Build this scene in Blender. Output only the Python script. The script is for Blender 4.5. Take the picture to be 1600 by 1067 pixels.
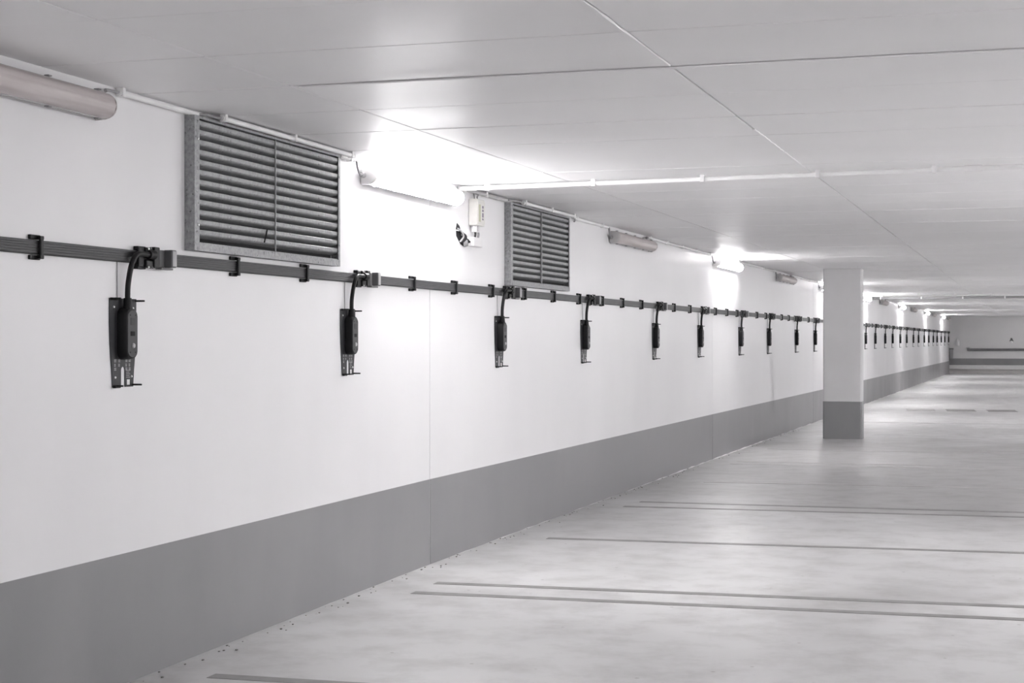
import bpy, bmesh, math, random
from mathutils import Vector, Matrix
random.seed(7)
S = bpy.context.scene
for o in list(bpy.data.objects): bpy.data.objects.remove(o)
COL = S.collection

# ------------------------------------------------------------------ camera, world, light, exposure
CAMX, CAMY, CAMZ = 3.60032, -9.57729, 1.40
cd = bpy.data.cameras.new('camera'); cam = bpy.data.objects.new('camera', cd); COL.objects.link(cam)
cam.location = (CAMX, CAMY, CAMZ)
cam.rotation_euler = (math.pi/2, 0, math.radians(17.7198))
cd.sensor_width = 36; cd.lens = 36*2550/1600; cd.shift_y = -0.0009375; cd.clip_end = 300
S.camera = cam
wd = bpy.data.worlds.new('world'); S.world = wd; wd.use_nodes = True
wd.node_tree.nodes['Background'].inputs[0].default_value = (0.6, 0.6, 0.62, 1)
wd.node_tree.nodes['Background'].inputs[1].default_value = 0.0
S.view_settings.view_transform = 'Standard'; S.view_settings.look = 'None'
S.view_settings.gamma = 1; S.view_settings.use_curve_mapping = False
S.view_settings.exposure = 3.12
S.cycles.use_denoising = True
S.cycles.max_bounces = 14; S.cycles.diffuse_bounces = 10; S.cycles.glossy_bounces = 4
S.cycles.caustics_reflective = False; S.cycles.caustics_refractive = False
LIT = 9.4             # glow of the wall tubes that are switched on
LIT_FAR = 13.0        # those beyond the pillar, raised so their ceiling streaks stand out
FILL = {'near': 28.0, 'first': 66.0, 'second': 36.0, 'third': 36.0, 'far': 36.0}   # glow of fill tubes added beyond the frame, set zone by zone

# ------------------------------------------------------------------ materials
def mat(name, col, rough=0.5, metal=0.0, col2=None, scale=6.0, detail=4.0, bump=0.0, bscale=60.0, emit=0.0, spec=0.5, lo=0.35, hi=0.65, stretch=(1,1,1), rvar=0.0):
    m = bpy.data.materials.new(name); m.use_nodes = True
    nt = m.node_tree; b = nt.nodes['Principled BSDF']
    b.inputs['Roughness'].default_value = rough; b.inputs['Metallic'].default_value = metal
    b.inputs['Specular IOR Level'].default_value = spec
    c1 = (*col, 1); b.inputs['Base Color'].default_value = c1
    tc = nt.nodes.new('ShaderNodeTexCoord')
    mp = nt.nodes.new('ShaderNodeMapping'); mp.inputs['Scale'].default_value = stretch
    nt.links.new(tc.outputs['Object'], mp.inputs['Vector'])
    n = nt.nodes.new('ShaderNodeTexNoise'); n.inputs['Scale'].default_value = scale; n.inputs['Detail'].default_value = detail
    nt.links.new(mp.outputs[0], n.inputs['Vector'])
    r = nt.nodes.new('ShaderNodeValToRGB')
    r.color_ramp.elements[0].position = lo; r.color_ramp.elements[1].position = hi
    r.color_ramp.elements[0].color = c1
    r.color_ramp.elements[1].color = (*(col2 or tuple(min(1, c*1.05) for c in col)), 1)
    nt.links.new(n.outputs['Fac'], r.inputs[0]); nt.links.new(r.outputs[0], b.inputs['Base Color'])
    if rvar:
        mr = nt.nodes.new('ShaderNodeMapRange'); mr.inputs['From Min'].default_value = .3; mr.inputs['From Max'].default_value = .7
        mr.inputs['To Min'].default_value = rough-rvar; mr.inputs['To Max'].default_value = rough+rvar
        nt.links.new(n.outputs['Fac'], mr.inputs['Value']); nt.links.new(mr.outputs[0], b.inputs['Roughness'])
    if bump:
        n2 = nt.nodes.new('ShaderNodeTexNoise'); n2.inputs['Scale'].default_value = bscale; n2.inputs['Detail'].default_value = 3
        nt.links.new(tc.outputs['Object'], n2.inputs['Vector'])
        bp = nt.nodes.new('ShaderNodeBump'); bp.inputs['Strength'].default_value = bump; bp.inputs['Distance'].default_value = 0.01
        nt.links.new(n2.outputs['Fac'], bp.inputs['Height']); nt.links.new(bp.outputs[0], b.inputs['Normal'])
    if emit:
        b.inputs['Emission Color'].default_value = (1, 0.992, 1.0, 1); b.inputs['Emission Strength'].default_value = emit
    return m

M = {}
M['wall']   = mat('white_wall_paint', (.76,.753,.763), .35, col2=(.80,.793,.801), scale=1.2, bump=.02, bscale=12, stretch=(1,1,.35), rvar=.04)
M['endwall'] = mat('grey_white_wall_paint', (.62,.614,.616), .5, col2=(.67,.664,.664), scale=.6)
M['pillar'] = mat('light_grey_pillar_paint', (.60,.594,.60), .5, col2=(.65,.644,.65), scale=1.2, bump=.03)
M['band']   = mat('grey_band_paint', (.228,.227,.234), .36, col2=(.268,.266,.271), scale=1.6, bump=.04, bscale=9, stretch=(1,1,.5), rvar=.06)
M['ceil']   = mat('white_ceiling_paint', (.815,.809,.814), .46, col2=(.86,.854,.859), scale=1.1, bump=.015, bscale=9, rvar=.06)
M['joint']  = mat('joint_filler', (.26,.255,.26), .8)
M['line']   = mat('grey_floor_paint', (.19,.185,.182), .5, col2=(.25,.245,.24), scale=9)
M['faint']  = mat('worn_floor_paint', (.36,.35,.35), .55, col2=(.46,.45,.45), scale=5)
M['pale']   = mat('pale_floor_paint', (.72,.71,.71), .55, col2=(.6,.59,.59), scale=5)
M['black']  = mat('black_plastic', (.006,.006,.007), .42, col2=(.009,.009,.010), scale=20, spec=.25)
M['rubber'] = mat('black_cable_sheath', (.007,.007,.008), .45, col2=(.010,.010,.011), scale=30, spec=.3)
M['plate']  = mat('charcoal_powder_coat', (.019,.019,.022), .48, col2=(.028,.028,.031), scale=30, spec=.35, bump=.05, bscale=300)
M['face']   = mat('dark_grey_plastic', (.028,.028,.031), .42, col2=(.035,.035,.038), scale=20, spec=.35)
M['ribbon'] = mat('grey_flat_cable', (.022,.0215,.024), .38, spec=.38, col2=(.030,.0295,.033), scale=6, stretch=(1,.2,20))
M['capgrey']= mat('grey_plastic_cap', (.10,.10,.105), .4, col2=(.13,.13,.135), scale=10)
M['capface']= mat('light_grey_plastic', (.36,.355,.365), .4, col2=(.42,.41,.42), scale=10)
M['steel']  = mat('bright_screw_steel', (.7,.7,.7), .3, .9)
M['white']  = mat('white_plastic', (.74,.73,.735), .4, col2=(.79,.78,.785), scale=12)
M['cream']  = mat('cream_plastic', (.70,.69,.66), .4, col2=(.74,.73,.70), scale=12)
M['greenish'] = mat('yellow_green_strip', (.50,.50,.36), .4)
M['violet'] = mat('violet_grey_marks', (.22,.19,.25), .5)
M['pipe']   = mat('white_conduit', (.76,.755,.757), .4, col2=(.81,.805,.807), scale=8)
M['lampbase'] = mat('grey_lamp_tray', (.42,.41,.41), .5, col2=(.48,.47,.47), scale=8)
M['gland']  = mat('grey_gland', (.28,.275,.28), .5)
M['unlit']  = mat('prismatic_diffuser', (.45,.405,.40), .36, col2=(.54,.495,.49), scale=4, stretch=(8,.5,8))
M['lit_far'] = mat('glowing_far_diffuser', (.9,.9,.9), .4, emit=LIT_FAR)
M['lit']    = mat('glowing_diffuser', (.9,.9,.9), .4, emit=LIT)
for k_, e_ in FILL.items(): M['fill_'+k_] = mat('glowing_fill_diffuser_'+k_, (.9,.9,.9), .4, emit=e_)
M['dark']   = mat('dark_void', (.012,.012,.013), .9)
M['wire']   = mat('dark_wires', (.05,.048,.05), .5)
M['darkgrey'] = mat('dark_grey_metal', (.12,.118,.122), .45, col2=(.15,.148,.152), scale=6)
M['dirt']   = mat('grit', (.10,.095,.09), .9, col2=(.3,.29,.28), scale=30)
M['kerb']   = mat('pale_concrete', (.42,.41,.405), .7, col2=(.48,.47,.46), scale=4)

def galv():
    m = mat('galvanised_steel', (.26,.263,.27), .48, .3, col2=(.35,.354,.362), scale=60, detail=2, bump=.08, bscale=80, lo=.38, hi=.62, rvar=.08)
    nt = m.node_tree; b = nt.nodes['Principled BSDF']
    tc = nt.nodes['Texture Coordinate']
    v = nt.nodes.new('ShaderNodeTexVoronoi'); v.inputs['Scale'].default_value = 70
    nt.links.new(tc.outputs['Object'], v.inputs['Vector'])
    n = nt.nodes.new('ShaderNodeTexNoise'); n.inputs['Scale'].default_value = 55; n.inputs['Detail'].default_value = 5
    nt.links.new(tc.outputs['Object'], n.inputs['Vector'])
    r = nt.nodes.new('ShaderNodeValToRGB'); r.color_ramp.elements[0].position = .30; r.color_ramp.elements[1].position = .37
    r.color_ramp.elements[0].color = (.25,.25,.25,1); r.color_ramp.elements[1].color = (1,1,1,1)
    nt.links.new(n.outputs['Fac'], r.inputs[0])
    sep = nt.nodes.new('ShaderNodeMapRange'); sep.inputs['To Min'].default_value = .9; sep.inputs['To Max'].default_value = 1.1
    nt.links.new(v.outputs['Color'], sep.inputs['Value'])
    mx = nt.nodes.new('ShaderNodeMix'); mx.data_type = 'RGBA'; mx.blend_type = 'MULTIPLY'; mx.inputs[0].default_value = 1
    ramp = [x for x in nt.nodes if x.type == 'VALTORGB' and x is not r][0]
    nt.links.new(ramp.outputs[0], mx.inputs[6]); nt.links.new(r.outputs[0], mx.inputs[7])
    mx2 = nt.nodes.new('ShaderNodeMix'); mx2.data_type = 'RGBA'; mx2.blend_type = 'MULTIPLY'; mx2.inputs[0].default_value = 1
    nt.links.new(mx.outputs[2], mx2.inputs[6]); nt.links.new(sep.outputs[0], mx2.inputs[7])
    nt.links.new(mx2.outputs[2], b.inputs['Base Color'])
    return m
M['galv'] = galv()

def concrete():
    m = mat('coated_concrete_floor', (.465,.461,.462), .46, col2=(.585,.581,.582), scale=.8, detail=8, bump=.04, bscale=14, lo=.3, hi=.68, rvar=.1)
    nt = m.node_tree; b = nt.nodes['Principled BSDF']; tc = nt.nodes['Texture Coordinate']
    ramp = [x for x in nt.nodes if x.type == 'VALTORGB'][0]
    n = nt.nodes.new('ShaderNodeTexNoise'); n.inputs['Scale'].default_value = 3.3; n.inputs['Detail'].default_value = 9; n.inputs['Roughness'].default_value = .65
    nt.links.new(tc.outputs['Object'], n.inputs['Vector'])
    r = nt.nodes.new('ShaderNodeValToRGB'); r.color_ramp.elements[0].position = .33; r.color_ramp.elements[1].position = .55
    r.color_ramp.elements[0].color = (.80,.796,.793,1); r.color_ramp.elements[1].color = (1,1,1,1)
    nt.links.new(n.outputs['Fac'], r.inputs[0])
    v = nt.nodes.new('ShaderNodeTexVoronoi'); v.inputs['Scale'].default_value = 5.0
    nt.links.new(tc.outputs['Object'], v.inputs['Vector'])
    r2 = nt.nodes.new('ShaderNodeValToRGB'); r2.color_ramp.elements[0].position = .035; r2.color_ramp.elements[1].position = .06
    r2.color_ramp.elements[0].color = (.62,.61,.6,1); r2.color_ramp.elements[1].color = (1,1,1,1)
    nt.links.new(v.outputs['Distance'], r2.inputs[0])
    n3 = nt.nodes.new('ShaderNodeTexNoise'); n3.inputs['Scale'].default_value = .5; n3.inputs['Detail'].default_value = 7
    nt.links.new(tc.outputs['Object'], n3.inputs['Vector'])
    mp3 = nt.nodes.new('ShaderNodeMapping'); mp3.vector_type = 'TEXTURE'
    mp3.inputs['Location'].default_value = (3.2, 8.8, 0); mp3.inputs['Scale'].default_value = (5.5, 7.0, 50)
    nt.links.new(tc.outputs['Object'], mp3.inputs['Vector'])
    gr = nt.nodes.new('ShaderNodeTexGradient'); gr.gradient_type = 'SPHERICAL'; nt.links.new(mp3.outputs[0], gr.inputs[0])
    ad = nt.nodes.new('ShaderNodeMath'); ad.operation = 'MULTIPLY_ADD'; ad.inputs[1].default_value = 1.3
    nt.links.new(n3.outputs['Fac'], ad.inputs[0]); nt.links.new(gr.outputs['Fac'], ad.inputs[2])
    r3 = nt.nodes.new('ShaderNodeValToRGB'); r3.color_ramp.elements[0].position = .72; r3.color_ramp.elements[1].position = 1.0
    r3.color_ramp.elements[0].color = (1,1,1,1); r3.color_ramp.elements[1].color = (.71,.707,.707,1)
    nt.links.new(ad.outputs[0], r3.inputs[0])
    a = ramp.outputs[0]
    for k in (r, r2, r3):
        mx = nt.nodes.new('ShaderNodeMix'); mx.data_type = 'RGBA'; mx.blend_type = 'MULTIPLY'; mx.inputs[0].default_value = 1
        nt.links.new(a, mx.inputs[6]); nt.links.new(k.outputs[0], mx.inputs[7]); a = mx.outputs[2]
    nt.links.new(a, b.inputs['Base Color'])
    return m
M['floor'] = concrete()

# ------------------------------------------------------------------ mesh helpers
class MB:
    def __init__(s): s.bm = bmesh.new(); s.smooth = False
    def box(s, x0, x1, y0, y1, z0, z1, bevel=0.0, seg=1):
        v = [s.bm.verts.new(p) for p in ((x0,y0,z0),(x1,y0,z0),(x1,y1,z0),(x0,y1,z0),(x0,y0,z1),(x1,y0,z1),(x1,y1,z1),(x0,y1,z1))]
        f = [s.bm.faces.new([v[i] for i in q]) for q in ((0,3,2,1),(4,5,6,7),(0,1,5,4),(1,2,6,5),(2,3,7,6),(3,0,4,7))]
        if bevel:
            e = list({e for q in f for e in q.edges})
            bmesh.ops.bevel(s.bm, geom=e, offset=bevel, segments=seg, affect='EDGES', profile=.5)
        return s
    def ring_loft(s, rings, cap0=True, cap1=True, closed=True):
        vs = [[s.bm.verts.new(p) for p in r] for r in rings]
        n = len(vs[0])
        for a, b in zip(vs, vs[1:]):
            for i in range(n if closed else n-1):
                j = (i+1) % n
                s.bm.faces.new((a[i], a[j], b[j], b[i]))
        if cap0: s.bm.faces.new(list(reversed(vs[0])))
        if cap1: s.bm.faces.new(vs[-1])
        return s
    def prism(s, pts, axis, a0, a1):
        """pts 2-D outline, extruded along axis 'x' (pts = y,z), 'y' (pts = x,z) or 'z' (pts = x,y)"""
        def P(p, a): return {'x': (a,p[0],p[1]), 'y': (p[0],a,p[1]), 'z': (p[0],p[1],a)}[axis]
        return s.ring_loft([[P(p,a0) for p in pts],[P(p,a1) for p in pts]])
    def cyl(s, p0, p1, r0, r1=None, n=12):
        r1 = r0 if r1 is None else r1
        p0, p1 = Vector(p0), Vector(p1); d = (p1-p0).normalized()
        a = d.orthogonal().normalized(); b = d.cross(a)
        rr = [[p+(a*math.cos(2*math.pi*k/n)+b*math.sin(2*math.pi*k/n))*r for k in range(n)] for p, r in ((p0,r0),(p1,r1))]
        return s.ring_loft(rr)
    def tube(s, pts, r, n=8):
        pts = [Vector(p) for p in pts]; rings = []; a = None
        for i, p in enumerate(pts):
            d = (pts[min(i+1,len(pts)-1)]-pts[max(i-1,0)]).normalized()
            a = d.orthogonal().normalized() if a is None else (a-d*a.dot(d)).normalized()
            b = d.cross(a)
            rings.append([p+(a*math.cos(2*math.pi*k/n)+b*math.sin(2*math.pi*k/n))*r for k in range(n)])
        return s.ring_loft(rings)
    def mesh(s, name, m):
        bmesh.ops.recalc_face_normals(s.bm, faces=s.bm.faces[:])
        me = bpy.data.meshes.new(name); s.bm.to_mesh(me); s.bm.free()
        me.materials.append(m)
        if s.smooth:
            for p in me.polygons: p.use_smooth = True
            try: me.set_sharp_from_angle(angle=math.radians(38))
            except Exception: pass
        return me
    def build(s, name, m, parent=None, loc=None, rz=0, label=None):
        o = bpy.data.objects.new(name, s.mesh(name, m)); COL.objects.link(o)
        if parent: o.parent = parent
        if loc is not None: o.location = loc
        o.rotation_euler.z = rz
        if label: o['label'] = label
        return o
def smooth():
    b = MB(); b.smooth = True; return b
def link_mesh(name, me, parent, loc=(0,0,0), rz=0):
    o = bpy.data.objects.new(name, me); COL.objects.link(o); o.parent = parent; o.location = loc; o.rotation_euler.z = rz
    return o
def thing(name, label, cat, loc=(0,0,0), rz=0, group=None):
    o = bpy.data.objects.new(name, None); COL.objects.link(o); o.location = loc; o.rotation_euler.z = rz
    o.empty_display_size = .1
    o['label'] = label; o['category'] = cat
    if group: o['group'] = group
    return o
def tag(o, label, cat, group=None):
    o['label'] = label; o['category'] = cat
    if group: o['group'] = group
    return o
def struct(o): o['kind'] = 'structure'; return o
def dup(root, loc, rz, label=None, group=None):
    r = root.copy(); COL.objects.link(r); r.location = loc; r.rotation_euler.z = rz
    if label: r['label'] = label
    if group: r['group'] = group
    for ch in list(root.children):
        c = ch.copy(); COL.objects.link(c); c.parent = r
        for g in list(ch.children):
            d = g.copy(); COL.objects.link(d); d.parent = c
    return r
def smoothpath(pts, n=6):
    """Catmull-Rom through pts"""
    P = [Vector(p) for p in pts]; P = [P[0]*2-P[1]]+P+[P[-1]*2-P[-2]]; out = []
    for i in range(1, len(P)-2):
        for k in range(n):
            t = k/n; a, b, c, d = P[i-1:i+3]
            out.append(.5*((2*b)+(c-a)*t+(2*a-5*b+4*c-d)*t*t+(3*b-a-3*c+d)*t**3))
    out.append(P[-2]); return out

# ------------------------------------------------------------------ the long wall: a line with slight bends at its joints
H = 2.421; BAND = 0.532; T2 = 9.4368; TEND = 62.3
A = [math.radians(-1.02565), 0.0, math.radians(0.19882)]
def seg(t): return 0 if t < 0 else (1 if t < T2 else 2)
def rzw(t): return -A[seg(t)]
def wp(t, n=0.0, z=0.0):
    i = seg(t); b = (0, 0, T2)[i]; a = A[i]
    x = math.sin(a)*(t-b)+math.cos(a)*n; y = b+math.cos(a)*(t-b)-math.sin(a)*n
    return Vector((x, y, z))
def along(profile, t0, t1, step=None):
    """rings of (n,z) profile points from t0 to t1 with rings at the bends"""
    ts = [t0]+[b for b in (0.0, T2) if t0 < b < t1]+[t1]
    return [[wp(t, n, z) for n, z in profile] for t in ts]

# ================================================================== STRUCTURE
YB, XR = -22.0, 14.5      # back wall and opposite wall of the garage (beyond the frame)
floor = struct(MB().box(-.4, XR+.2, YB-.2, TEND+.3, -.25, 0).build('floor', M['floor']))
def bay_line(x0, x1, y0, y1, w=.1, m='line'):
    # a painted strip from (x0,y0) to (x1,y1)
    b = MB(); d = Vector((x1-x0, y1-y0, 0)).normalized(); p = Vector((-d.y, d.x, 0))*(w/2)
    a, c = Vector((x0,y0,0)), Vector((x1,y1,0))
    b.ring_loft([[q+Vector((0,0,z)) for q in (a-p, c-p, c+p, a+p)] for z in (.0002, .0016)])
    o = b.build('bay_line', M[m], floor); return o
for x0, y0, y1, m in ((.33,-3.47,-3.3,'line'), (.318,-1.11,-.93,'line'), (.311,-.735,-.50,'line'), (.321,1.51,1.80,'line'),
                      (.306,3.83,4.07,'line'), (.347,4.26,4.40,'line'), (.494,6.40,6.72,'faint'), (.32,8.85,9.0,'faint'), (.33,9.25,9.4,'faint'),
                      (.33,11.5,11.65,'faint'), (.33,18.9,19.05,'faint')):
    bay_line(x0, 5.4, y0, y1, .085 if y0 < 5 else .1, m)
bay_line(1.3, 2.4, 15.35, 15.4, .07, 'pale'); bay_line(.3, .95, 30.5, 30.5, .12, 'pale')
for x0, m in ((1.15,'faint'), (1.93,'line'), (2.72,'line'), (3.5,'line')):
    bay_line(x0, x0+.56, 24.3, 24.35, .95, m)

wall = struct(MB().box(-.30, -.022, -18, TEND+.2, 0, H+.2).build('wall_left', M['joint']))
JT = [-18, -9.2, 0, T2, 18.4, 27.6, 36.8, 46, 54.3, TEND]
for a, b in zip(JT, JT[1:]):
    w = MB(); w.ring_loft(along([(-.02-.35 if a<0 else -.02, 0), (0, 0), (0, H+.005), (-.02-.35 if a<0 else -.02, H+.005)], a+.003, b-.003))
    w.build('wall_panel', M['wall'], wall)
base = MB()
for a, b in zip(JT, JT[1:]):
    base.ring_loft(along([(0.0004, .0), (.0024, .0), (.0024, BAND), (0.0004, BAND)], a+.004, b-.004))
struct(base.build('baseboard_left', M['band']))

lit_strip = MB(); N = 260; rg = []  # pale strip standing in for the lit floor along the wall foot
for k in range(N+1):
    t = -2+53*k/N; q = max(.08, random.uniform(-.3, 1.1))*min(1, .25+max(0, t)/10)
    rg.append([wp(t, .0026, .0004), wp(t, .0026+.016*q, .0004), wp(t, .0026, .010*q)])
lit_strip.ring_loft(rg); struct(lit_strip.build('lit_floor_strip', M['pale']))
ceil = struct(MB().box(-.4, XR+.2, YB-.2, TEND+.3, H+.022, H+.3).build('ceiling', M['joint']))
XS = [-.02, .765, 2.315, 3.865]
ys = [-21.9+.7085*i for i in range(200)]
off = min(ys, key=lambda y: abs(y+.78)); ys = [y-(off+.78) for y in ys]
ys = [y for y in ys if YB < y < TEND+.2]
far = MB()
for a, b in zip(ys, ys[1:]):
    row = random.uniform(0, .004)
    for x0, x1 in zip(XS, XS[1:]):
        j = row+random.uniform(0, .0015); g = .004; sk = random.uniform(-.012, .012)
        if x0 < 0: x0 = -.02 if a > -.1 else .09 if a < -5.5 else -.02
        j = abs(j)/.6*.6
        if -6.6 < a < 14.2:
            m = MB(); m.box(x0+g, x1-g, a+g, b-g, H-abs(j)*.6, H+.021, .003)
            m.build('ceiling_panel', M['ceil'], ceil)
        else:
            far.box(x0+g, x1-g, a+g, b-g, H-abs(j)*.6, H+.021)
far.box(XS[-1]+.004, XR, YB, TEND+.2, H, H+.021)
for x, y0, y1 in ((2.315, -6.0, -3.66), (2.318, -1.75, -.78), (2.318, -.76, .30)):
    q = 24; f = MB()
    for w_ in (1,):
        f.ring_loft([[(x+random.uniform(-.003,.003)+dx*random.uniform(.7,1.2), y0+(y1-y0)*k/q, H-dz) for dx, dz in ((-.009,.0035),(.009,.0035),(.007,.008),(-.007,.008))] for k in range(q+1)])
    f.build('joint_fin', M['ceil'], ceil)
f = MB(); f.ring_loft([[(.8+3.0*k/24, -3.612+random.uniform(-.002,.002)+dy, H-dz) for dy, dz in ((-.008,.004),(.008,.004),(.006,.009),(-.006,.009))] for k in range(25)])
f.build('joint_fin', M['ceil'], ceil)
o = far.build('ceiling_panel', M['ceil'], ceil); o['kind'] = 'stuff'

# walls at the end and those behind the frame
endw = struct(MB().box(-.3, XR+.2, TEND, TEND+.3, 0, H+.1).build('wall_end', M['endwall']))
struct(MB().box(.19, XR, TEND-.004, TEND, .36, .64).build('baseboard_end', M['band']))
kerb = struct(MB().box(.19, XR, TEND-.30, TEND-.0005, 0, .15).box(.19, XR, TEND-.12, TEND-.0005, .16, .19).build('trim_1', M['kerb']))
struct(MB().box(XR, XR+.2, YB-.2, TEND+.3, 0, H+.1).build('wall_right', M['wall']))
struct(MB().box(XR-.003, XR, YB, TEND, 0, BAND).build('baseboard_right', M['band']))
struct(MB().box(-.3, XR+.2, YB-.2, YB, 0, H+.1).build('wall_back', M['wall']))

# ------------------------------------------------------------------ pillar
pil = thing('concrete_pillar', 'square white concrete pillar with a grey painted foot, standing free on the floor', 'pillar', (1.013, 13.93, 0))
PW, PD, ch = .271, .28, .018
def oct_(e, d0=0, c=ch): return [(-PW-e+c, -e+d0), (PW+e-c, -e+d0), (PW+e, c-e+d0), (PW+e, PD+e-c), (PW+e-c, PD+e), (-PW-e+c, PD+e), (-PW-e, PD+e-c), (-PW-e, c-e+d0)]
MB().prism(oct_(0), 'z', .001, H-.003).build('shaft', M['pillar'], pil)
MB().prism(oct_(.003), 'z', .001, BAND+.002).build('painted_foot', M['band'], pil, label='grey painted foot of the pillar')

# ================================================================== louvre vents
def make_vent(name, label, t0, t1, z0, z1, nb, mull):
    tc = t0; w = t1-t0; P = .05
    r = thing(name, label, 'vent', wp(t0, 0, z0), rzw(t0+.1))
    h = z1-z0
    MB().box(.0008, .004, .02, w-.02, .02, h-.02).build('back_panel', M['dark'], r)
    # frame: four channel pieces
    fl = .034
    MB().box(.0006, P, 0, .006, 0, h).box(P-.004, P, .006, fl+.012, 0, h).build('frame_side', M['galv'], r)
    MB().box(.0006, P, w-.006, w, 0, h).box(P-.004, P, w-fl+.01, w-.006, 0, h).build('frame_side', M['galv'], r)
    MB().box(.0006, P-.0005, .006, w-.006, 0, .005).box(P-.005, P-.0005, .046, w-.024, .005, .034).box(.03, P-.0045, .046, w-.024, .034, .038).build('frame_sill', M['galv'], r)
    MB().box(.0006, P-.0005, .006, w-.006, h-.005, h).box(P-.005, P-.0005, .046, w-.024, h-.011, h-.005).build('frame_head', M['galv'], r)
    lo, hi = .052, h-.012; p = (hi-lo)/nb
    y0, y1 = .008, w-.008
    prof = [(.006, p*.14), (.022, p*.27), (.034, p*.37), (.0405, p*.46), (.0432, p*.56), (.0437, p*.90), (.041, p*.97), (.037, p*.97), (.0405, p*.90), (.041, p*.60), (.039, p*.51), (.033, p*.42), (.021, p*.32), (.0055, p*.19)]
    bm = MB(); bm.prism(prof, 'y', y0, y1); me = bm.mesh('blade', M['galv'])
    for k in range(nb):
        link_mesh('blade', me, r, (0, 0, lo+p*k - (.0 if k < nb-1 else .004)))
    MB().box(.044, .049, w*mull-.003, w*mull+.003, .0345, h-.012).build('mullion', M['galv'], r)
    for yy, zz in ((.03, h*.19), (.03, h*.83), (w-.012, h*.19), (w-.012, h*.80)):
        smooth().cyl((P+.0003, yy, zz), (P+.006, yy, zz), .007, .005, 8).build('screw', M['steel'], r)
    return r
v1 = make_vent('louvre_vent', 'large galvanised louvre vent with thin central bar, beside the nearest unlit tube light', -3.205, -1.565, 1.795, 2.388, 12, .51)
smooth().tube([(.052, .70, .075), (.053, .715, .105), (.050, .735, .135)], .004, 6).build('cable_tie', M['black'], v1, label='black cable tie caught in the bottom blade')
v2 = make_vent('louvre_vent', 'farther louvre vent with thick central bar, right of the small meter box', 1.51, 3.06, 1.795, 2.388, 12, .49)
MB().box(.0496, .053, .76-.007, .76+.007, .036, .572).build('bar_cover', M['galv'], v2)

# ================================================================== flat cable on clips
ZC = 1.7445; RH = .0265
prof = [(.004, ZC-RH), (.015, ZC-RH), (.017, ZC-RH+.003)]
for k in range(5):
    z = ZC-RH+.006+k*.0095
    prof += [(.018, z), (.018, z+.0065), (.0168, z+.0075), (.0168, z+.0085)]
prof += [(.017, ZC+RH-.003), (.015, ZC+RH), (.004, ZC+RH)]
rail = MB().ring_loft(along(prof, -14.0, TEND-.3)).build('flat_cable', M['ribbon'])
tag(rail, 'long dark grey flat cable running level along the white wall in black clips', 'cable')
c = MB()   # a C-shaped clip: two feet on the wall, a strap across the cable
zt = RH+.003
c.box(.0006, .012, -.037, .03, zt, zt+.0165, .002).box(.0006, .012, -.037, .03, -zt-.0165, -zt, .002)
c.box(.012, .03, .002, .027, zt-.001, zt+.013, .002).box(.012, .03, .002, .027, -zt-.013, -zt+.001, .002)
c.box(.0196, .030, .004, .025, -zt-.008, zt+.008, .003)
clip_me = c.mesh('cable_clip', M['black'])
clips = [-6.6, -5.85, -5.1, -4.37, -2.74, -1.949, -.353, .418, 1.179, 1.939, 2.713, 3.468, 4.223, 4.965, 5.73, 7.219, 8.052, 9.556, 10.301, 11.011, 12.532, 13.291, 14.776, 15.49, 16.174, 17.733, 18.458]
CH_T = [-3.732, -1.345, 1.385, 3.665, 6.345, 8.64, 11.27, 13.56, 16.31, 18.55,
        27.05, 29.26, 31.82, 33.95, 36.4, 38.67, 41.3, 43.5, 46.2, 48.5, 51.0, 53.3, 56.0, 58.45, 61.35]
t = 26.3
while t < TEND-.6:
    if all(not (-.15 < t-c_ < .5) for c_ in CH_T): clips.append(t)
    t += .757
for t in clips:
    p = wp(t, 0, ZC)
    link_mesh('cable_clip', clip_me, rail, p, rzw(t))

# ================================================================== wall chargers
def plate_mesh(b, th=.003, x0=.0006, s_=.0155, r_=.083):
    """charger plate: rows of quads from the slotted foot to the top, then thickness"""
    L = [(0, .082), (.06, .087), (.12, .096), (.18, .1025), (.26, .1065), (.36, .1065)]
    def hw(z):
        for (z0, w0), (z1, w1) in zip(L, L[1:]):
            if z <= z1: return w0+(w1-w0)*(z-z0)/(z1-z0)
    zs = [0, .03, r_-s_]+[r_-s_+s_*math.sin(math.pi/2*k/6) for k in range(1, 7)]+[.12, .18, .26, .36]
    def sl(z): return s_ if z <= r_-s_ else (math.sqrt(max(0, s_*s_-(z-r_+s_)**2)) if z < r_-1e-6 else 0)
    bm = b.bm; rows = []
    for z in zs:
        q = sl(z); l0 = bm.verts.new((x0, -hw(z), z)); l1 = bm.verts.new((x0, -q, z))
        r0 = l1 if q == 0 else bm.verts.new((x0, q, z)); rows.append((l0, l1, r0, bm.verts.new((x0, hw(z), z))))
    fs = []
    for p, q in zip(rows, rows[1:]):
        fs.append(bm.faces.new((p[0], p[1], q[1], q[0]))); fs.append(bm.faces.new((p[2], p[3], q[3], q[2])))
    ex = bmesh.ops.extrude_face_region(bm, geom=fs)
    bmesh.ops.translate(bm, vec=(th, 0, 0), verts=[v for v in ex['geom'] if isinstance(v, bmesh.types.BMVert)])
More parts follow.
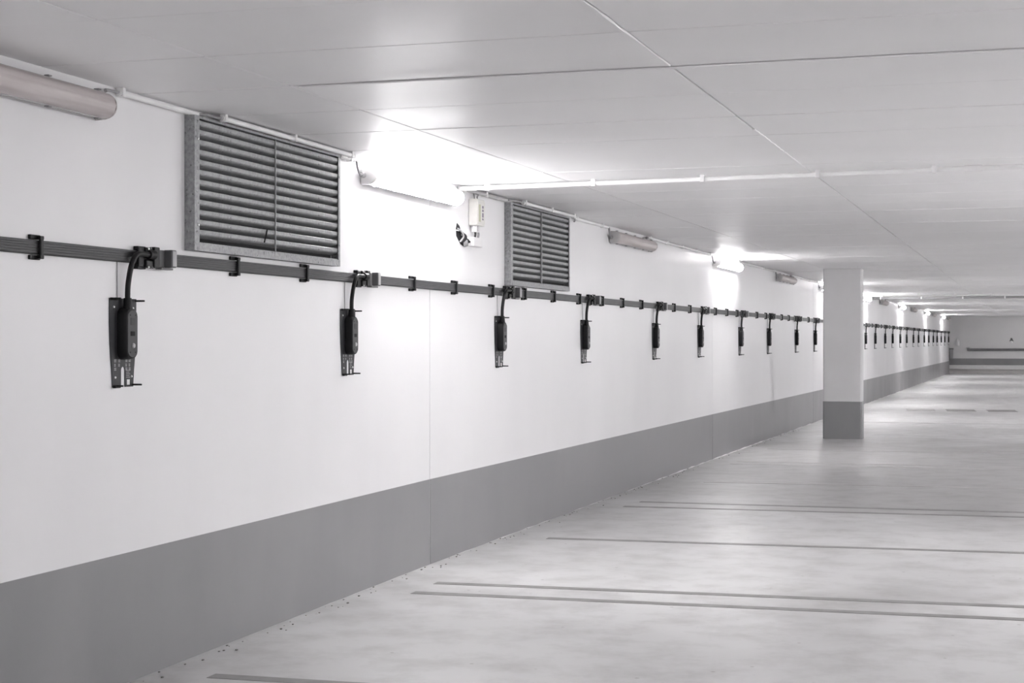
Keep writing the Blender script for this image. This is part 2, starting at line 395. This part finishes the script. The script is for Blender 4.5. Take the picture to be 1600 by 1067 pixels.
def make_charger(label, t, group):
    r = thing('wall_charger', label, 'charger', wp(t, 0, 1.211), rzw(t), group)
    # mounting plate with its slot
    b = MB(); plate_mesh(b)
    plate = b.build('mounting_plate', M['plate'], r)
    for y, z in ((-.075, .325), (.078, .322), (-.062, .04), (.066, .042)):
        smooth().cyl((.0038, y, z), (.0075, y, z), .0055, .004, 8).build('screw', M['steel'], plate)
    # pale printed rows, plain strips as they read at this distance
    mk = MB()
    for y0, rows in ((-.062, 3), (-.030, 2), (.026, 3), (.052, 3)):
        for k, zz in enumerate((.112, .094, .078)[:rows]):
            for q in range(3): mk.box(.0037, .0040, y0-.008, y0+.008-.004*(k%2), zz-.0015-q*.0044, zz+.0005-q*.0044)
    for q in range(5): mk.box(.0037, .0040, .024, .056-.006*(q%2), .066-q*.007, .068-q*.007)
    mk.build('printed_rows', M['capface'], plate)['kind'] = 'stuff'
    MB().box(.0037, .0043, .030, .052, .008, .03).build('sticker', M['white'], plate, label='small plain white sticker')
    # stand-off pins at the corners
    for y, z in ((-.09, .358), (.098, .352), (-.072, .006), (.075, .008)):
        smooth().cyl((.0037, y, z), (.046, y, z), .0042, .0036, 8).build('pin', M['black'], r)
    MB().box(.0037, .018, -.104, -.06, .352, .362, .002).build('tab', M['black'], r)
    MB().box(.0037, .018, -.082, -.04, -.003, .008, .002).build('tab', M['black'], r)
    # socket housing: a deep body with tapered round ends
    def lobe(hw, z0, z1, n):
        k = hw*.62; pts_ = []
        for cz, s_ in ((z1, 1), (z0, -1)):
            arc = [(hw*math.cos(a), cz-s_*k+s_*k*math.sin(a)) for a in [math.pi*q/n for q in range(n+1)]]
            pts_ += arc if s_ > 0 else list(reversed([(y, z) for y, z in arc]))
        return pts_
    rings = []
    for x, hw, z0, z1 in ((.0037, .046, .112, .325), (.033, .045, .112, .324), (.0435, .043, .114, .320), (.046, .041, .118, .315)):
        rings.append([(x, y, z) for y, z in lobe(hw, z0, z1, 8)])
    hb = smooth(); hb.ring_loft(rings)
    hs = hb.build('housing', M['black'], r)
    fb = smooth(); fb.ring_loft([[(x, y, z) for y, z in lobe(hw, .122, .311, 8)] for x, hw in ((.0462, .0385), (.0485, .0375))])
    fc = fb.build('face_plate', M['face'], r, label='dark grey face plate')
    for y, z in ((-.02, .292), (.022, .292), (-.02, .141), (.022, .141)):
        smooth().cyl((.0484, y, z), (.0497, y, z), .0035, .0035, 6).build('face_screw', M['black'], fc)
    MB().box(.0486, .0497, -.019, .017, .252, .282, .0004).build('display_window', M['plate'], fc)
    MB().box(.0486, .0500, -.018, .016, .208, .226, .0004).build('switch', M['dark'], fc)
    smooth().cyl((.0484, .004, .168), (.0535, .004, .168), .0115, .009, 12).build('button', M['capface'], fc, label='pale round button')
    # neck and cable up to the tap
    smooth().cyl((.026, -.002, .315), (.026, -.003, .362), .021, .0165, 12).build('neck', M['black'], r)
    zt_ = ZC-1.211
    path = smoothpath([(.026, -.003, .352), (.026, .0, .41), (.030, .010, .47), (.036, .022, .513), (.040, .05, zt_+.008), (.041, .10, zt_+.012), (.041, .139, zt_+.012)], 5)
    smooth().tube(path, .0115, 10).build('supply_cable', M['rubber'], r)
    # tap: clamp on the flat cable, black block with gland, grey cover
    tp = MB().box(.0189, .045, .185, .23, zt_-.041, zt_+.046, .003).build('tap_block', M['black'], r)
    MB().box(.0006, .024, .085, .15, zt_+.029, zt_+.045, .002).box(.0006, .024, .085, .15, zt_-.049, zt_-.029, .002).box(.0189, .028, .085, .13, zt_-.04, zt_+.04, .002).build('clamp', M['black'], tp)
    MB().box(.0189, .038, .131, .185, zt_+.004, zt_+.042, .004).box(.0189, .038, .131, .185, zt_-.043, zt_-.010, .004).build('terminal', M['black'], tp)
    for yy, zz in ((.142, .036), (.16, .04), (.142, -.04), (.157, -.042), (.174, -.041)):
        smooth().cyl((.0381, yy, zt_+zz), (.043, yy, zt_+zz), .004, .004, 6).build('terminal_screw', M['steel' if yy<.15 else 'capgrey'], tp)
    smooth().cyl((.041, .140, zt_+.012), (.041, .1845, zt_+.012), .0175, .020, 12).build('gland', M['black'], tp)
    MB().box(.0189, .026, .2305, .304, zt_-.036, zt_+.038, .002).build('tap_body', M['darkgrey'], tp)
    cv = MB().box(.0189, .0605, .305, .348, zt_-.035, zt_+.040, .005, 2).build('tap_cover', M['capgrey'], r, label='grey plastic cover of the tap')
    MB().box(.0606, .0622, .310, .344, zt_-.030, zt_+.035, .0006).build('lit_cover_face', M['capface'], cv)  # lighter grey puts the light on the cover's front into its colour
    MB().box(.0189, .05, .235, .335, zt_-.046, zt_-.0375, .002).build('cover_hinge', M['darkgrey'], cv)
    smooth().tube([(.004, -.046, .362), (.003, -.045, .44), (.004, -.046, zt_-.027)], .0022, 6).build('thin_line', M['gland'], r, label='thin grey line')  # thin grey line from flat cable to plate, left of the supply cable
    return r
near_labels = [
 'black wall charger hung left of the large louvre vent, nearest and leftmost of all',
 'black wall charger to the right below the large louvre vent, second from the left',
 'black wall charger hung under the left edge of the farther louvre vent',
 'black wall charger to the right below the farther louvre vent, fourth from the left',
 'black wall charger below the unlit tube light past the farther vent, fifth from left',
 'black wall charger just left below the small lit tube light, sixth from the left',
 'black wall charger just right below the small lit tube light, seventh from the left',
 'black wall charger left below the small unlit tube light, eighth from the left',
 'black wall charger right below the small unlit tube light, ninth from the left',
 'black wall charger close to the left edge of the pillar, tenth from the left']
ords = ['first', 'second', 'third', 'fourth', 'fifth', 'sixth', 'seventh', 'eighth', 'ninth', 'tenth', 'eleventh', 'twelfth', 'thirteenth', 'fourteenth', 'last']
G = 'wall chargers along the flat cable'
proto = make_charger(near_labels[0], CH_T[0], G)
for i, t in enumerate(CH_T[1:], 1):
    lb = near_labels[i] if i < 10 else ('tiny far black wall charger, %s to the right of the pillar' % ords[i-10] if i < 24 else 'tiny far black wall charger, last of the row next to the end wall')
    dup(proto, wp(t, 0, 1.211), rzw(t), lb)

# ================================================================== tube lights on the wall
LZ = 2.322; LL = 1.50
def make_light(label, lit, name='tube_light'):
    r = thing(name, label, 'light', (0,0,0), 0, 'tube lights along the top of the long wall')
    y0, y1 = -LL/2, LL/2
    # tray against the wall, rounded ends
    def D(x0, hz, k=0): return [(x0, -hz), (x0, hz)]
    tb = smooth()
    rings = []
    for y, s_ in ((y0, 1), (y1, 1)):
        rings.append([(.004, y, -.040*s_), (.040, y, -.0525*s_), (.052, y, -.054*s_), (.052, y, .054*s_), (.040, y, .0525*s_), (.004, y, .040*s_)])
    tb.ring_loft(rings); tray = tb.build('tray', M['lampbase'], r)
    # diffuser: ribbed D section, domed ends
    db = smooth(); rings = []
    for y, s_, d_ in ((y0, .98, .97), (y0+.012, 1, 1), (y1-.012, 1, 1), (y1, .98, .97)):
        ring = []
        for k in range(17):
            a = -math.pi/2+math.pi*k/16
            rib = 1 + (.05 if k in (5, 8, 11) else 0)*(0 if lit else 1)
            ring.append((.0525+.047*math.cos(a)*d_*rib, y, .050*math.sin(a)*s_*rib))
        rings.append(ring)
    db.ring_loft(rings)
    df = db.build('diffuser', M['lit'] if lit == 1 else M['lit_far'] if lit == 3 else M['fill_'+lit] if lit else M['unlit'], r, label='glowing diffuser' if lit else 'dull ribbed diffuser')
    def dome(ys_, ss, m_, lb):
        cb = smooth(); rr = []
        for y, s_ in zip(ys_, ss):
            rr.append([(.004+.097*s_*math.cos(-math.pi/2+math.pi*k/12)**.6 if 0 < k < 12 else .006, y, .0545*(.55+.45*s_)*s_**.3*math.sin(-math.pi/2+math.pi*k/12)) for k in range(13)])
        cb.ring_loft(rr).build('end_cap', M[m_], r, label=lb)
    dome((y0-.0005, y0-.008, y0-.018, y0-.026), (1, .97, .82, .45), 'white' if lit else 'lampbase', 'grey end cap with the cable gland')
    dome((y1+.0005, y1+.014, y1+.030, y1+.042), (1, .96, .80, .42), 'white' if lit else 'unlit', 'rounded end cap')
    for k in range(5):
        y = y0+.06+(LL-.12)*k/4
        for s_ in (1, -1):
            MB().box(.042, .064, y-.012, y+.012, .0545 if s_ > 0 else -.060, .060 if s_ > 0 else -.0545, .002).build('clip', M['gland'], r)
    smooth().cyl((.024, y0-.065, 0), (.024, y0-.026, 0), .013, .017, 12).build('gland', M['gland'], r)
    MB().box(.0003, .004, y0+.1, y0+.2, -.03, .03).box(.0003, .004, y1-.2, y1-.1, -.03, .03).build('bracket', M['gland'], r)
    return r
lights = [  # centre t, lit, label
 (-4.70, 0, 'long unlit tube light with a dull pinkish diffuser, nearest, cut by the left frame edge'),
 (-.392, 1, 'brightly lit tube light between the two louvre vents, nearest lit one'),
 (-10.3, 1, 'lit tube light on the long wall left of the frame, before the nearest unlit one'),
 (5.30, 0, 'unlit grey tube light right of the farther louvre vent'),
 (10.22, 1, 'small lit tube light on the wall well left of the pillar'),
 (15.05, 0, 'small unlit tube light between the small lit one and the pillar'),
 (19.85, 1, 'lit tube light glowing at the left edge of the pillar'),
 (26.85, 3, 'lit tube light glowing at the right edge of the pillar'),
 (31.2, 0, 'far unlit tube light, first one dark right of the pillar'),
 (36.6, 3, 'far lit tube light, second glow right of the pillar'),
 (41.2, 0, 'far unlit tube light, second one dark right of the pillar'),
 (47.0, 3, 'far lit tube light, third glow right of the pillar'),
 (51.0, 0, 'far unlit tube light, third one dark right of the pillar'),
 (56.6, 3, 'farthest lit tube light, last glow before the end wall'),
 (60.9, 0, 'farthest unlit tube light, in the corner by the end wall')]
protoL = {}
for t, lit, lb in lights:
    pa, pb = wp(t-.78, 0, LZ), wp(t+.78, 0, LZ); rz = -math.atan2(pb.x-pa.x, pb.y-pa.y)
    if lit not in protoL:
        r = make_light(lb, lit); protoL[lit] = r; r.location = (pa+pb)/2; r.rotation_euler.z = rz
    else: dup(protoL[lit], (pa+pb)/2, rz, lb)
# unseen fill tubes, added to the right of and behind the camera
for zone, yy in (('near', (-18, -11.5, -5)), ('first', (1.5,)), ('second', (8,)), ('third', (14.5,)), ('far', (21, 30, 39, 48, 57))):
    ra = make_light('added fill tube light under the ceiling, outside the frame', zone, 'tube_light')
    ra['group'] = 'added fill tube lights outside the frame'
    for y in (-.5, .5): smooth().cyl((-.1995, y, 0), (.004, y, 0), .006, n=8).build('hanger_rod', M['gland'], ra)  # lowers the added tubes so they light the ceiling more
    for k, y in enumerate(yy):
        r = ra if k == 0 else dup(ra, (0,0,0), 0)
        r.location = (7.6, y, H-.2); r.rotation_euler = (0, math.radians(90), 0)

# ================================================================== conduits in the wall-ceiling corner
def conduit(label, t0, t1, n=.022, z=H-.022, r=.0125, ends=(None, None), clips_at=(), mname='pipe', thin=None):
    root = thing('conduit', label, 'pipe', (0,0,0))
    ts = [t0]+[b for b in (0.0, T2) if t0 < b < t1]+[t1]
    smooth().tube([wp(t, n, z) for t in ts], r, 10).build('pipe', M[mname], root)
    for t in clips_at:
        p = wp(t, 0, 0)
        cb = MB(); cb.box(n-r-.004, n+r+.005, -.011, .011, z-r-.004, H-.0006, .003)
        cb.build('pipe_clip', M['pipe'], root, p, rzw(t))
    for e in ends:
        if e: smooth().tube(smoothpath([wp(*q) for q in e], 5), thin or .006, 8).build('drop_cable', M['gland'], root)
    return root
conduit('white conduit from the nearest unlit tube light to the large vent', -3.80, -3.13, clips_at=(-3.78,),
        ends=(((-3.80, .022, H-.022), (-3.90, .024, H-.026), (-3.905, .03, 2.385)), ((-3.13, .022, H-.022), (-3.08, .045, H-.018), (-3.03, .066, H-.024), (-2.995, .070, H-.022))))
conduit('white conduit in front of the top of the large vent', -2.99, -1.43, n=.072, clips_at=(-2.97, -2.21, -1.47), r=.012)
smooth().tube([wp(-2.90, .04, H-.010), wp(-1.43, .04, H-.010)], .009, 8).build('second_pipe', M['gland'], COL.objects['conduit.001'] if 'conduit.001' in COL.objects else None)
conduit('short white conduit end feeding the nearest lit tube light', -1.50, -1.29, clips_at=(-1.36,), n=.02, z=H-.028,
        ends=(None, ((-1.29, .02, H-.028), (-1.265, .022, H-.036), (-1.255, .022, 2.36), (-1.235, .028, LZ), (-1.205, .03, LZ))))
conduit('conduit from the nearest lit tube light over the meter box to the farther vent', .50, 1.49, clips_at=(.58, 1.02), r=.014, mname='lampbase')
conduit('white conduit in front of the top of the farther vent', 1.72, 3.12, n=.074, clips_at=(1.76, 2.45, 3.08), r=.013,
        ends=(((1.70, .070, H-.022), (1.62, .055, H-.014), (1.51, .03, H-.018)), ((3.12, .072, H-.022), (3.18, .06, H-.05), (3.26, .03, H-.05), (3.34, .022, H-.03))))
conduit('thin white conduit from the farther vent to the unlit tube light', 3.30, 4.40, clips_at=(3.35, 4.2),
        ends=(None, ((4.40, .022, H-.022), (4.44, .024, H-.03), (4.45, .024, 2.36), (4.46, .028, LZ), (4.49, .03, LZ))), thin=.009)
def run(label, i, k=4, stop=None):
    """from the right end of light i to the gland of light i+1"""
    a = lights[i][0]+.66; b = (stop or lights[i+1][0]-.96)
    conduit(label, a, b, clips_at=tuple(a+.1+(b-a-.2)*q/(k-1) for q in range(k)), z=H-.0205,
            ends=(((a, .022, H-.0205), (a-.05, .022, H-.022), (a-.06, .024, 2.3845)),
                  None if stop else ((b, .022, H-.0205), (b+.04, .024, H-.03), (b+.055, .026, 2.37), (b+.07, .03, LZ+.01), (b+.135, .03, LZ))), thin=.009)
run('thin white conduit leading up to the small lit tube light', 3, 5)
run('thin white conduit between the small lit and the small unlit tube light', 4, 4)
run('thin white conduit running from the small unlit tube light to the pillar', 5, 4)
for nm, i in (('first', 7), ('second', 8), ('third', 9), ('fourth', 10), ('fifth', 11), ('sixth', 12), ('last', 13)):
    run('%s far thin conduit on the wall right of the pillar' % nm, i, 3)
# pipes that cross the ceiling
def cross(label, x0, x1, y0, y1, r, cl, drop=.0, mname='pipe'):
    root = thing('ceiling_pipe', label, 'pipe', (0,0,0)); z = H-.004-r-drop
    f = lambda x: y0+(y1-y0)*(x-x0)/(x1-x0)
    smooth().tube([(x0, y0, z), (x1, y1, z)], r, 10).build('pipe', M[mname], root)
    for x in cl:
        MB().box(x-.014, x+.014, f(x)-r-.006, f(x)+r+.006, z-r-.004, H-.001, .003).build('pipe_clip', M['white'], root)
    return root
cp = cross('white pipe crossing the ceiling from above the small meter box', .03, 13.5, .50, -.72, .0145, (.22, .95, 1.66, 2.37, 3.05, 3.75, 4.5, 5.2), .009)
smooth().cyl((3.22, .21, H-.0275), (3.32, .20, H-.0275), .0185, n=12).build('coupling', M['white'], cp)
cross('far white pipe with clamps crossing the ceiling behind the pillar', .03, 13.5, 26.3, 26.3, .018, [.5+.75*i for i in range(6)], .04)
cross('dark thin pipe crossing the ceiling just beyond the far white pipe', .03, 13.5, 28.2, 28.0, .028, [.3+.9*i for i in range(5)], .03, 'gland')

# ================================================================== meter box and the opened outlet
mb = thing('meter_box', 'small cream meter box with a yellow-green strip, hung left of the farther vent', 'box', wp(.735, 0, 2.17), rzw(.735))
MB().box(.0006, .062, 0, .155, 0, .178, .004).build('body', M['cream'], mb)
MB().box(.0622, .066, .004, .151, .012, .160, .002).build('lid', M['cream'], mb)
MB().box(.0661, .0668, .02, .058, .026, .142).build('strip', M['greenish'], mb, label='yellow-green strip')
mk = MB()
for z0, z1 in ((.118, .136), (.096, .112), (.058, .088), (.040, .052)): mk.box(.0661, .0668, .088, .118, z0, z1)
mk.build('marks', M['violet'], mb, label='dark violet marks')['kind'] = 'stuff'
smooth().cyl((.028, .035, -.042), (.028, .035, -.0005), .019, n=12).cyl((.028, .105, -.034), (.028, .105, -.0005), .017, n=12).build('gland', M['white'], mb)
for dy, dz in ((.04, 0), (.10, 0)):
    smooth().tube(smoothpath([(.03, dy, .178), (.032, dy-.015, .195), (.026, dy-.03+.6*dy, .2135)], 5), .005, 8).build('supply_wire', M['gland'], mb)
ob = thing('outlet_base', 'white outlet base hanging under the meter box with loose wires beside it', 'outlet', wp(.60, 0, 2.03), rzw(.6))
MB().box(.0006, .045, .11, .30, 0, .062, .004).build('back_box', M['white'], ob)
for y in (.19, .255):
    smooth().tube(smoothpath([(.026, y, .0625), (.028, y+.006, .085), (.027, y+.004, .1)], 4), .008, 8).build('wire_stub', M['wire' if y < .2 else 'capface'], ob)
ho = thing('wall_hole', 'rough dark hole in the white wall with loose dark wires, left below the meter box', 'hole', wp(.47, 0, 2.035), rzw(.47))
pts = [(.02,.05),(.05,.03),(.10,0),(.16,-.012),(.20,.012),(.205,.045),(.16,.07),(.12,.075),(.10,.095),(.075,.12),(.03,.135),(.012,.10)]
MB().prism(pts, 'x', .0006, .003).build('void', M['dark'], ho)
for q in range(6):
    a = .03+.025*q
    smooth().tube(smoothpath([(.004, a, .10-.012*q), (.02+.006*(q%3), a+.03, .085-.012*q), (.026, a+.06, .05-.006*q), (.008, a+.045, .015)], 5), .0045 if q % 2 else .006, 6).build('loose_wire', M['wire' if q % 3 else 'capface'], ho)
smooth().cyl((.004, .16, .01), (.03, .165, .012), .028, .022, 10).build('conduit_stub', M['gland'], ho)
MB().box(.0035, .010, .0, .16, .083, .09).build('plaster_bridge', M['white'], ho)

# ================================================================== the far end
E_ = TEND
gr = thing('guard_rail', 'dark grey guard rail running along the far end wall', 'rail', (.92, E_, .95))
MB().box(-.09, -.03, 0, XR-1.0, .01, .115) if False else None
MB().box(0, 12.5, -.10, -.04, .012, .115, .006).build('beam', M['darkgrey'], gr)
for x in (.2, 2.2, 4.2, 6.2, 8.2, 10.2): MB().box(x-.05, x+.05, -.04, -.0005, .02, .105).build('bracket', M['darkgrey'], gr)
MB().box(-.03, .10, -.105, -.0005, .1155, .16, .004).build('end_cap', M['capface'], gr, label='pale end piece')
ex = thing('wall_dispenser', 'small white bottle-shaped dispenser on the end wall', 'dispenser', (.54, E_, 1.18))
smooth().cyl((0, -.06, 0), (0, -.06, .22), .065, n=14).cyl((0, -.06, .22), (0, -.06, .25), .065, .028, 14).build('bottle', M['white'], ex)
smooth().cyl((0, -.06, .2505), (0, -.06, .31), .026, n=10).build('cap', M['white'], ex)
MB().box(-.05, .05, -.004, -.0005, .02, .2).build('holder', M['white'], ex)
lp = thing('wall_hook', 'small dark bracket with a pale ball on the end wall above the guard rail', 'bracket', (2.72, E_, 1.31))
MB().prism([(-.09,.06),(.09,.06),(.05,.13),(.02,.2),(-.03,.2),(-.05,.13)], 'y', -.05, -.0006).build('plate', M['darkgrey'], lp)
bm_ = smooth(); bmesh.ops.create_icosphere(bm_.bm, subdivisions=2, radius=.055, matrix=Matrix.Translation((0, -.075, .03))); bm_.build('ball', M['white'], lp)
bx = thing('corner_cabinet', 'narrow grey box with a dark lid in the far corner by the end wall', 'box', (.27, E_-.31, .55))
MB().box(-.06, .08, 0, .3095, .1, .47, .006).build('body', M['gland'], bx)
MB().box(-.07, .095, -.01, .3095, .4702, .53, .006).build('lid', M['darkgrey'], bx, label='dark lid')

# ------------------------------------------------------------------ grit along the foot of the wall
g = MB()
for i in range(170):
    t = random.uniform(-6, 16); n = abs(random.gauss(.02, .05))+.012; s_ = random.uniform(.0015, .0055)
    p = wp(t, n, s_*.6)
    g.box(p.x-s_, p.x+s_, p.y-s_*1.3, p.y+s_*1.3, .0003, s_*1.1, s_*.3)
o = g.build('floor_grit', M['dirt']); o['kind'] = 'stuff'
tag(o, 'scattered dark grit lying on the floor along the foot of the wall', 'grit')
